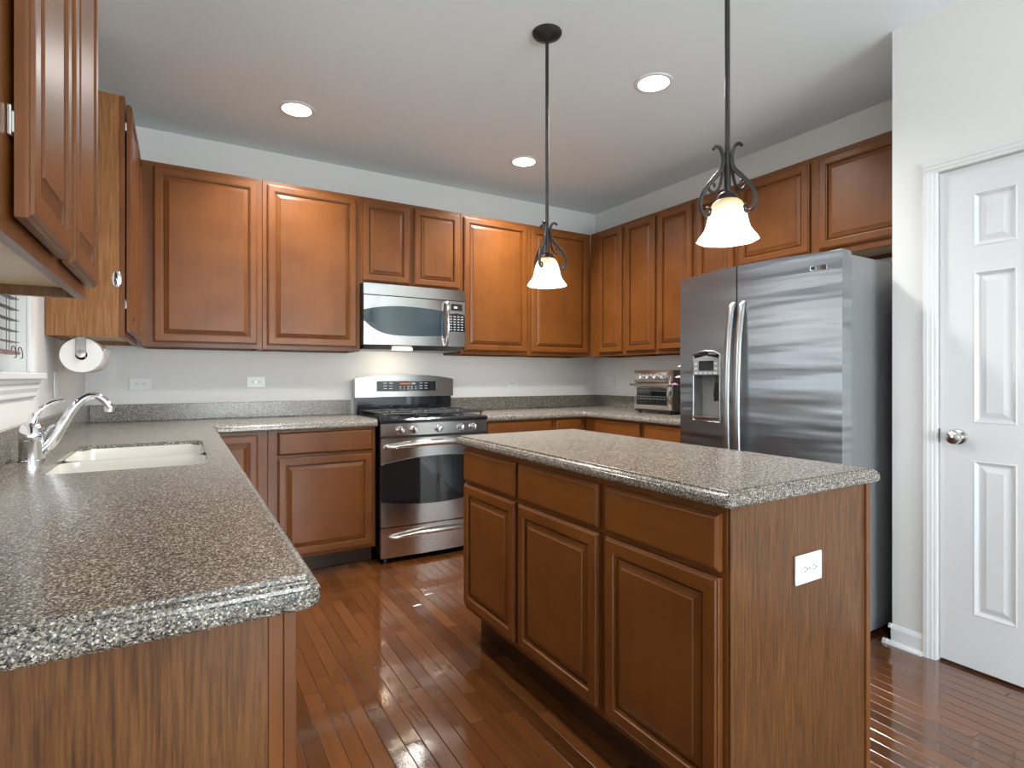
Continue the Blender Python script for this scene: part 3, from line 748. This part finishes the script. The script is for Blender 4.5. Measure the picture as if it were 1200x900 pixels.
g.tube(sp, .0105, 12); g.build('door_handle', 'chrome', mdo, True)
g = MB(); bowed(g, .236, hm, .001, .330, -.010, .0, .010, 4); mcp = g.build('control_panel', 'steel', mw)
MB().box(.262, .352, -.0115, -.0102, .262, .312, .001, 1).build('display', 'dglass', mcp)
MB().box(.285, .312, -.0122, -.0116, .280, .292).build('clock_digits', 'dispw', mcp)
g = MB(); g.prism([(.240, .110), (.372, .110), (.372, .236), (.306, .244), (.240, .236)], -.0115, -.0102, 'Y'); g.build('keypad', 'dglass', mcp)
g = MB()
for i in range(4):
    for j in range(6): g.box(.252 + .030 * i, .268 + .030 * i, -.0122, -.0116, .121 + .019 * j, .127 + .019 * j)
g.build('keys', 'legend', mcp)
text('brand_lettering', 'Profile', .022, 'black', mdo, (-.315, -.0150, .040), (PI / 2, 0, 0))
g = MB(); g.prism([(-.002, -.003), (.06, -.030), (.38, -.030), (.39, -.003)], -hm + .01, hm - .01, 'X'); g.build('underside', 'steel_d', mw)
MB().box(-.16, -.02, .030, .052, -.0325, -.0185).build('cooktop_lamp', 'lamp', mw)
light('cooktop_lamp_light', 'AREA', (-.09, .16, -.04), .7, (1, .86, .68), (math.radians(35), 0, 0), mw, shape='RECTANGLE', size=.16, size_y=.08)

# ------------------------------------------------------------------ refrigerator
fr = empty('refrigerator', (-.83, -2.308, 0), -PI / 2, 'tall side-by-side stainless steel refrigerator with dark grey side', 'refrigerator')
# local: x to the right of the front, -y out of the front
hf = .452
MB().box(-hf + .004, hf - .004, 0, .775, .02, 1.722, .004).build('cabinet_body', 'grey_side', fr)
g = MB(); g.box(-hf + .02, hf - .02, -.03, 0, .02, .075); 
for i in range(14): g.box(-hf + .05 + i * .06, -hf + .09 + i * .06, -.034, -.03, .035, .06)
g.build('base_grille', 'black', fr)
BUL = .062
def ffront(x): return -.078 - BUL * (1 - (x / hf) ** 2)
def fdoor(name, x0, x1, hole=None):
    xs = [x0 + (x1 - x0) * i / 12 for i in range(13)]; z0, z1 = .09, 1.733
    zs = [z0, z0 + .4, z0 + .8, 1.2, 1.5, z1]
    if hole:
        xs = sorted(set([x for x in xs if not (hole[0] - .02 < x < hole[1] + .02)] + [hole[0], (hole[0] + hole[1]) / 2, hole[1]])); zs = sorted([z0, .5, hole[2], (hole[2] + hole[3]) / 2, hole[3], 1.5, z1])
    m = MB(); bm = m.bm; zt = lambda x, z: z + (.006 * (1 - (x / hf) ** 2) if z == z1 else 0)
    V = [[bm.verts.new((x, ffront(x), zt(x, z))) for z in zs] for x in xs]
    nx, nz = len(xs), len(zs)
    for i in range(nx - 1):
        for j in range(nz - 1):
            if hole and hole[0] - 1e-6 <= xs[i] < hole[1] - 1e-6 and hole[2] - 1e-6 <= zs[j] < hole[3] - 1e-6: continue
            bm.faces.new((V[i][j], V[i + 1][j], V[i + 1][j + 1], V[i][j + 1]))
    B = [[bm.verts.new((x, -.004, zt(x, z))) for z in (z0, z1)] for x in xs]
    for i in range(nx - 1):
        bm.faces.new((V[i][0], B[i][0], B[i + 1][0], V[i + 1][0])); bm.faces.new((V[i][-1], V[i + 1][-1], B[i + 1][1], B[i][1])); bm.faces.new((B[i][0], B[i][1], B[i + 1][1], B[i + 1][0]))
    for i, rev in ((0, 0), (nx - 1, 1)):
        bm.faces.new([V[i][j] for j in range(nz)] + [B[i][1], B[i][0]])
    return m.build(name, 'steel_f', fr, True, angle=25)
XS = -.030
HX0, HX1, HZ0, HZ1 = -.322, -.140, .958, 1.300
fz = fdoor('freezer_door', -hf, XS - .004, (HX0, HX1, HZ0, HZ1))
rf = fdoor('fresh_food_door', XS + .004, hf)
MB().box(-hf + .004, hf - .004, -.0035, -.0005, .09, 1.715).build('door_gasket', 'black', fr)
# dispenser in the freezer door
g = MB(); bm = g.bm
yb = -.045
def fv(x, z): return (x, ffront(x), z)
inner = [(HX0, HZ0), (HX1, HZ0), (HX1, HZ1), (HX0, HZ1)]
a = [bm.verts.new(fv(x, z)) for x, z in inner]; c = [bm.verts.new((x, yb, z)) for x, z in inner]
for i in range(4): bm.faces.new((a[i], a[(i + 1) % 4], c[(i + 1) % 4], c[i]))
bm.faces.new(c)
dsp = g.build('dispenser_recess', 'grey_pl', fz)
# flip the recess so it reads as a cavity
g = MB(); yy = ffront((HX0 + HX1) / 2)
g.prism([(HX0 + .006, 1.192), (HX1 - .004, 1.192), (HX1 - .004, HZ1 - .020), ((HX0 + HX1) / 2, HZ1 - .004), (HX0 + .006, HZ1 - .020)], yy - .004, yb - .002, 'Y', .002)
dcp = g.build('dispenser_controls', 'lgrey', fz)
g = MB(); g.box(HX0 + .045, HX1 - .040, yy - .006, yy - .0045, 1.215, 1.268, .0005, 1); g.build('dispenser_display', 'dglass', dcp)
g = MB()
for i in range(5): g.box(HX0 + .018 + i * .031, HX0 + .038 + i * .031, yy - .006, yy - .0045, 1.198, 1.208)
for x in (HX0 + .018, HX1 - .034):
    for z in (1.222, 1.248): g.box(x, x + .016, yy - .006, yy - .0045, z, z + .010)
g.build('dispenser_buttons', 'legend', dcp)
g = MB()
def rimp(u): return [(HX0 - .010, HZ0 - .012), (HX1 + .006, HZ0 - .012), (HX1 + .006, HZ1), ((HX0 + HX1) / 2 + .05, HZ1 + .018), ((HX0 + HX1) / 2, HZ1 + .020), ((HX0 + HX1) / 2 - .05, HZ1 + .016), (HX0 - .010, HZ1 - .006), (HX0 - .010, HZ0 - .012)]
pts = rimp(0); g.tube([(x, ffront(x) - .003, z) for x, z in pts], .0055, 8); g.build('dispenser_trim', 'steel_h', fz, True)
g = MB(); g.box(HX0 + .004, HX1 - .004, ffront(-.24) - .010, yb - .002, HZ0 + .002, HZ0 + .014, .002); g.build('drip_tray', 'steel', fz)
g = MB(); g.prism([(-.215, 1.09), (-.205, 1.155), (-.165, 1.155), (-.162, 1.06), (-.21, 1.05)], yb - .045, yb - .030, 'Y', .003); g.cyl((-.185, yb - .04, 1.15), (-.185, yb - .04, 1.19), .015, n=16); g.build('dispenser_paddle', 'black', fz)
g = MB(); g.prism([(HX0, HZ1 - .001), (HX1, HZ1 - .001), (HX1, HZ1 + .004), ((HX0 + HX1) / 2, HZ1 + .018), (HX0, HZ1 + .004)], ffront(-.24) - .003, ffront(-.24) + .002, 'Y'); g.build('dispenser_visor', 'black', fz)
for x, par in ((XS - .022, fz), (XS + .038, rf)):
    g = MB(); y0 = ffront(x)
    sp = spline([(x, y0 + .004, 1.545), (x, y0 - .010, 1.530), (x, y0 - .022, 1.47), (x, y0 - .040, 1.34), (x, y0 - .052, 1.10), (x, y0 - .050, .85), (x, y0 - .036, .64), (x, y0 - .012, .53), (x, y0 + .004, .515)], 6)
    g.tube(sp, .0185, 16, flat=((0, 1, 0), .7)); g.build('door_handle', 'steel_h', par, True)
# badge
x = .372; y0 = ffront(x); ang = math.atan2(2 * BUL * x / hf ** 2, 1)
bdg = MB(); bdg.box(-.034, .034, -.003, -.0002, -.011, .011, .001, 1); bo = bdg.build('badge', 'chrome', rf, loc=(x - .012, y0 - .0006, 1.668), rot=(0, 0, ang))
MB().box(-.031, -.014, -.0036, -.0031, -.008, .008).build('badge_emblem', 'black', bo)
text('badge_lettering', 'Profile', .013, 'black', bo, (.010, -.0034, 0), (PI / 2, 0, 0))
for s in (-1, 1):
    MB().box(s * (hf - .05) - .035, s * (hf - .05) + .035, -.05, .02, 1.724, 1.745, .004).build('hinge_cover', 'grey_pl', fr)

# ------------------------------------------------------------------ toaster oven
to = empty('toaster_oven', (-.395, -1.130, CT), -PI / 2, 'stainless toaster oven with four knobs standing on the right counter', 'toaster oven')
ht = .188
MB().box(-ht, ht, .012, .285, .022, .318, .008).build('housing', 'steel_d', to, True)
g = MB(); g.box(-ht, ht, -.004, .011, .228, .316, .004); tcp = g.build('control_panel', 'nickel', to, True)
for i in range(4):
    k = MB(); k.lathe([(.019, .0), (.018, .010), (.014, .018), (.0001, .019)], 20, (-.105 + .070 * i, -.004, .272), 'Y'); k.box(-.105 + .07 * i - .003, -.105 + .07 * i + .003, -.030, -.02, .256, .288, .001, 1); k.build('control_knob', 'chrome', tcp, True)
g = MB(); g.box(-ht, ht, -.006, .011, .030, .224, .004); tdo = g.build('oven_door', 'nickel', to, True)
MB().box(-ht + .030, ht - .045, -.0075, -.0065, .062, .190, .0004, 1).build('door_glass', 'dglass', tdo)
g = MB()
for z in (.105, .125, .165): g.box(-ht + .036, ht - .051, -.0080, -.0076, z, z + .0025)
for i in range(9): g.box(-ht + .045 + .033 * i, -ht + .047 + .033 * i, -.0080, -.0076, .105, .127)
g.build('wire_rack', 'grey_pl', tdo)
g = MB(); g.tube([(-ht + .012, -.006, .205), (-ht + .012, -.038, .208)], .007, 8); g.tube([(ht - .012, -.006, .205), (ht - .012, -.038, .208)], .007, 8); g.cyl((-ht - .004, -.040, .209), (ht + .004, -.040, .209), .009, n=14); g.build('door_handle', 'steel', tdo, True)
g = MB(); g.box(ht - .026, ht + .001, -.0085, -.0005, .030, .316, .003); g.build('corner_trim', 'chrome', to, True)
g = MB()
for i in range(11): g.box(ht + .0002, ht + .0022, .06, .22, .075 + .018 * i, .081 + .018 * i)
g.build('side_vents', 'black', to)
g = MB(); g.box(-ht + .01, ht - .01, -.002, .02, .012, .029, .002); g.build('crumb_tray', 'black', to)
for x in (-ht + .03, ht - .03):
    for y in (.03, .25): g = MB(); g.cyl((x, y, 0.0005), (x, y, .0225), .014, .017, n=14); g.build('foot', 'black', to)

# flowers peeking out behind the toaster oven
fv_ = empty('flower_vase', (-.352, -1.425, CT), 0, 'pink and cream flowers in a small vase between the toaster oven and refrigerator', 'flowers')
g = MB(); g.lathe([(.028, 0), (.036, .02), (.040, .06), (.030, .10), (.022, .125), (.026, .14)], 24, (0, 0, .0005)); g.build('vase', 'vase', fv_, True)
random.seed(8)
st = MB(); pk = MB(); cr_ = MB()
for i in range(16):
    a = i * 2.4; r = .012 + .066 * (i / 11) ** .6; hgt = .20 + .135 * random.random()
    x, y = r * math.cos(a), r * math.sin(a); st.tube(spline([(0, 0, .10), (x * .4, y * .4, .16), (x, y, hgt)], 3), .0018, 5)
    t = pk if i % 3 else cr_
    for kk in range(6):
        b = kk * PI / 3 + a; c = Vector((x + .013 * math.cos(b), y + .013 * math.sin(b), hgt + .004))
        q = bmesh.new(); bmesh.ops.create_uvsphere(q, u_segments=8, v_segments=6, radius=.0105); t._add(q, Matrix.Translation(c) @ Matrix.Diagonal((1, 1, .55, 1)))
    q = bmesh.new(); bmesh.ops.create_uvsphere(q, u_segments=8, v_segments=6, radius=.009); t._add(q, Matrix.Translation((x, y, hgt + .007)))
st.build('stems', 'stem', fv_, True); pk.build('pink_blossoms', 'petal', fv_, True); cr_.build('cream_blossoms', 'petal2', fv_, True)

# ------------------------------------------------------------------ paper towels, chrome hook
ph = empty('paper_towel_holder', (-3.726, -1.00, UZ), 0, 'metal paper towel holder screwed under the corner wall cabinet', 'holder')
g = MB(); g.box(-.017, .017, -.1255, -.1215, -.078, -.001, .0015, 1); g.lathe([(.017, -.002), (.017, .003), (.0001, .004)], 20, (0, -.1235, -.074), 'Y'); g.build('near_arm', 'nickel', ph, True)
MB().box(-.016, .016, .166, .170, -.100, -.001, .0015, 1).build('far_arm', 'nickel', ph)
MB().box(-.017, .017, -.1215, .166, -.004, -.001).build('mounting_bar', 'nickel', ph)
MB().cyl((0, -.1215, -.076), (0, .166, -.076), .006, n=14).build('rod', 'nickel', ph, True)
pt = empty('paper_towel_roll', (-3.726, -.975, UZ - .080), 0, 'white roll of paper towels on the holder under the corner cabinet', 'paper towels')
g = MB(); bm = g.bm; L = .135; prof_ = [(.021, -L), (.073, -L), (.0745, -L + .003), (.0745, L - .003), (.073, L), (.021, L), (.021, -L)]
g.lathe([(r, z) for r, z in prof_], 40, (0, 0, 0), 'Y'); bmesh.ops.remove_doubles(bm, verts=bm.verts, dist=1e-5)
fl = [f for f in bm.faces if len(f.verts) > 6]; bmesh.ops.delete(bm, geom=fl, context='FACES')
g.build('roll', 'paper', pt, True)
g = MB(); g.tube([(0, -.1345, 0), (0, .1345, 0)], .0205, 24, cap=False); g.build('core', 'card', pt, True)
g = MB(); g.prism([(.0747, .0), (.0752, .012), (.081, .030), (.0795, .031), (.0735, .013)], -.13, .13, 'Y'); g.build('loose_sheet', 'paper', pt)
hk = empty('chrome_hook', (-3.600, -1.1305, 1.607), 0, 'oval chrome hook on the oak side of the corner wall cabinet', 'hook')
g = MB(); g.lathe([(.016, .0), (.018, .003), (.014, .006), (.0001, .007)], 24, (0, 0, 0), 'Y'); bmesh.ops.scale(g.bm, vec=(1, 1, 2.0), verts=g.bm.verts); g.build('back_plate', 'chrome', hk, True)
g = MB(); g.tube(spline([(0, -.006, .008), (0, -.016, .0), (0, -.020, -.012), (0, -.014, -.020), (0, -.007, -.018)], 4), .0035, 8); g.build('hook_arm', 'steel_d', hk, True)

# ------------------------------------------------------------------ recessed ceiling lights
def downlight(x, y, label, watts=130):
    r = empty('recessed_light', (x, y, ZC), 0, label, 'ceiling light', None)
    g = MB(); g.lathe([(.100, -.0005), (.100, -.004), (.094, -.007), (.080, -.006), (.078, -.001), (.078, -.0005)], 40); g.build('trim_ring', 'white', r, True)
    g = MB(); g.lathe([(.077, -.0010), (.077, -.0045), (.0001, -.0046)], 36); g.build('lens', 'lens', r)
    light('downlight_beam', 'SPOT', (0, 0, -.03), watts, (1, .965, .92), (0, 0, 0), r, spot_size=math.radians(150), spot_blend=.9, shadow_soft_size=.11)
downlight(-2.792, -.728, 'round recessed ceiling light at the left', 100)
downlight(-1.268, -.748, 'round recessed ceiling light nearest the back right corner')
downlight(-1.248, -1.984, 'round recessed ceiling light right of the near pendant rod')
downlight(-2.785, -1.984, 'unseen recessed ceiling light over the sink aisle, added to light the left counter', 70)  # fourth can above the view, added to light the left counter

# ------------------------------------------------------------------ pendants
def pendant(y, arm_rot, label, parts_from=None):
    x = -1.963; zr = 1.588
    r = empty('pendant_light', (x, y, ZC), arm_rot, label, 'pendant light', 'bronze pendants over the island'); 
    if parts_from:
        for ch in list(parts_from.children):
            c = ch.copy(); COL.objects.link(c); c.parent = r
        return r
    Z = zr - ZC
    g = MB(); g.lathe([(.066, -.0008), (.066, -.006), (.060, -.014), (.040, -.026), (.018, -.034), (.010, -.040), (.0001, -.041)], 36); g.build('canopy', 'bronze', r, True)
    g = MB(); g.cyl((0, 0, -.036), (0, 0, Z + .150), .0075, n=14)
    g.cyl((0, 0, Z + .144), (0, 0, Z + .250), .010, n=14); g.build('rod', 'bronze', r, True)
    g = MB(); g.lathe([(.010, .146), (.018, .143), (.028, .134), (.031, .124), (.028, .1215), (.0001, .1215)], 28, (0, 0, Z)); g.build('socket_cap', 'bronze', r, True)
    # shade: bell with a flared scalloped rim (object origin at its rim)
    pr = [(.024, .122), (.032, .120), (.041, .113), (.048, .100), (.053, .084), (.0565, .068), (.060, .050), (.065, .034), (.073, .021), (.082, .009), (.0865, .0), (.0845, .001), (.079, .011), (.070, .023), (.062, .036), (.0565, .052), (.053, .068), (.048, .086), (.042, .101), (.033, .113), (.024, .118)]
    g = MB(); g.lathe(pr, 48, (0, 0, 0), wob=lambda i, a: .0022 * math.cos(8 * a) * (1 if 8 <= i <= 12 else 0))
    bm = g.bm; fl = [f for f in bm.faces if len(f.verts) > 6]; bmesh.ops.delete(bm, geom=fl, context='FACES')
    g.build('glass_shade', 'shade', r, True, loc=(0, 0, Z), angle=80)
    for k in range(3):
        a = k * 2 * PI / 3; ca, sa = math.cos(a), math.sin(a)
        def P(rr, z): return (rr * ca * 1.04, rr * sa * 1.04, Z + z - .014)
        nrm = (-sa, ca, 0)
        outer = spline([P(.044, .283), P(.036, .292), P(.024, .290), P(.015, .272), P(.013, .248), P(.022, .222), P(.046, .192), P(.070, .160), P(.083, .125), P(.080, .100), P(.068, .088), P(.054, .090), P(.050, .102), P(.058, .110), P(.066, .106)], 6)
        inner_ = spline([P(.012, .262), P(.014, .235), P(.017, .205), P(.024, .176), P(.036, .158), P(.050, .158), P(.058, .170), P(.052, .183), P(.041, .181), P(.040, .172)], 6)
        g = MB(); n_ = len(outer)
        g.tube(outer, [.0030 + .0036 * math.sin(PI * min(1, .15 + i / n_ * .9)) for i in range(n_)], 8, flat=(nrm, 1.0))
        g.tube(inner_, [.0048 - .0012 * i / len(inner_) for i in range(len(inner_))], 8)
        g.build('scroll_arm', 'bronze', r, True)
    light('pendant_bulb', 'POINT', (0, 0, Z + .035), 3.5, (1, .85, .66), (0, 0, 0), r, shadow_soft_size=.03)
    return r
vd = lambda y: math.atan2(y + 4.0768, -1.963 + 3.3625)
p1 = pendant(-2.045, vd(-2.045) - PI / 2 + math.radians(8), 'far bronze pendant with frosted bell shade, hanging over the back end of the island')
p2 = pendant(-2.992, vd(-2.992), 'near bronze pendant with frosted bell shade, hanging over the front end of the island', p1)
for p in (p1, p2):
    if 'group' in p: del p['group']
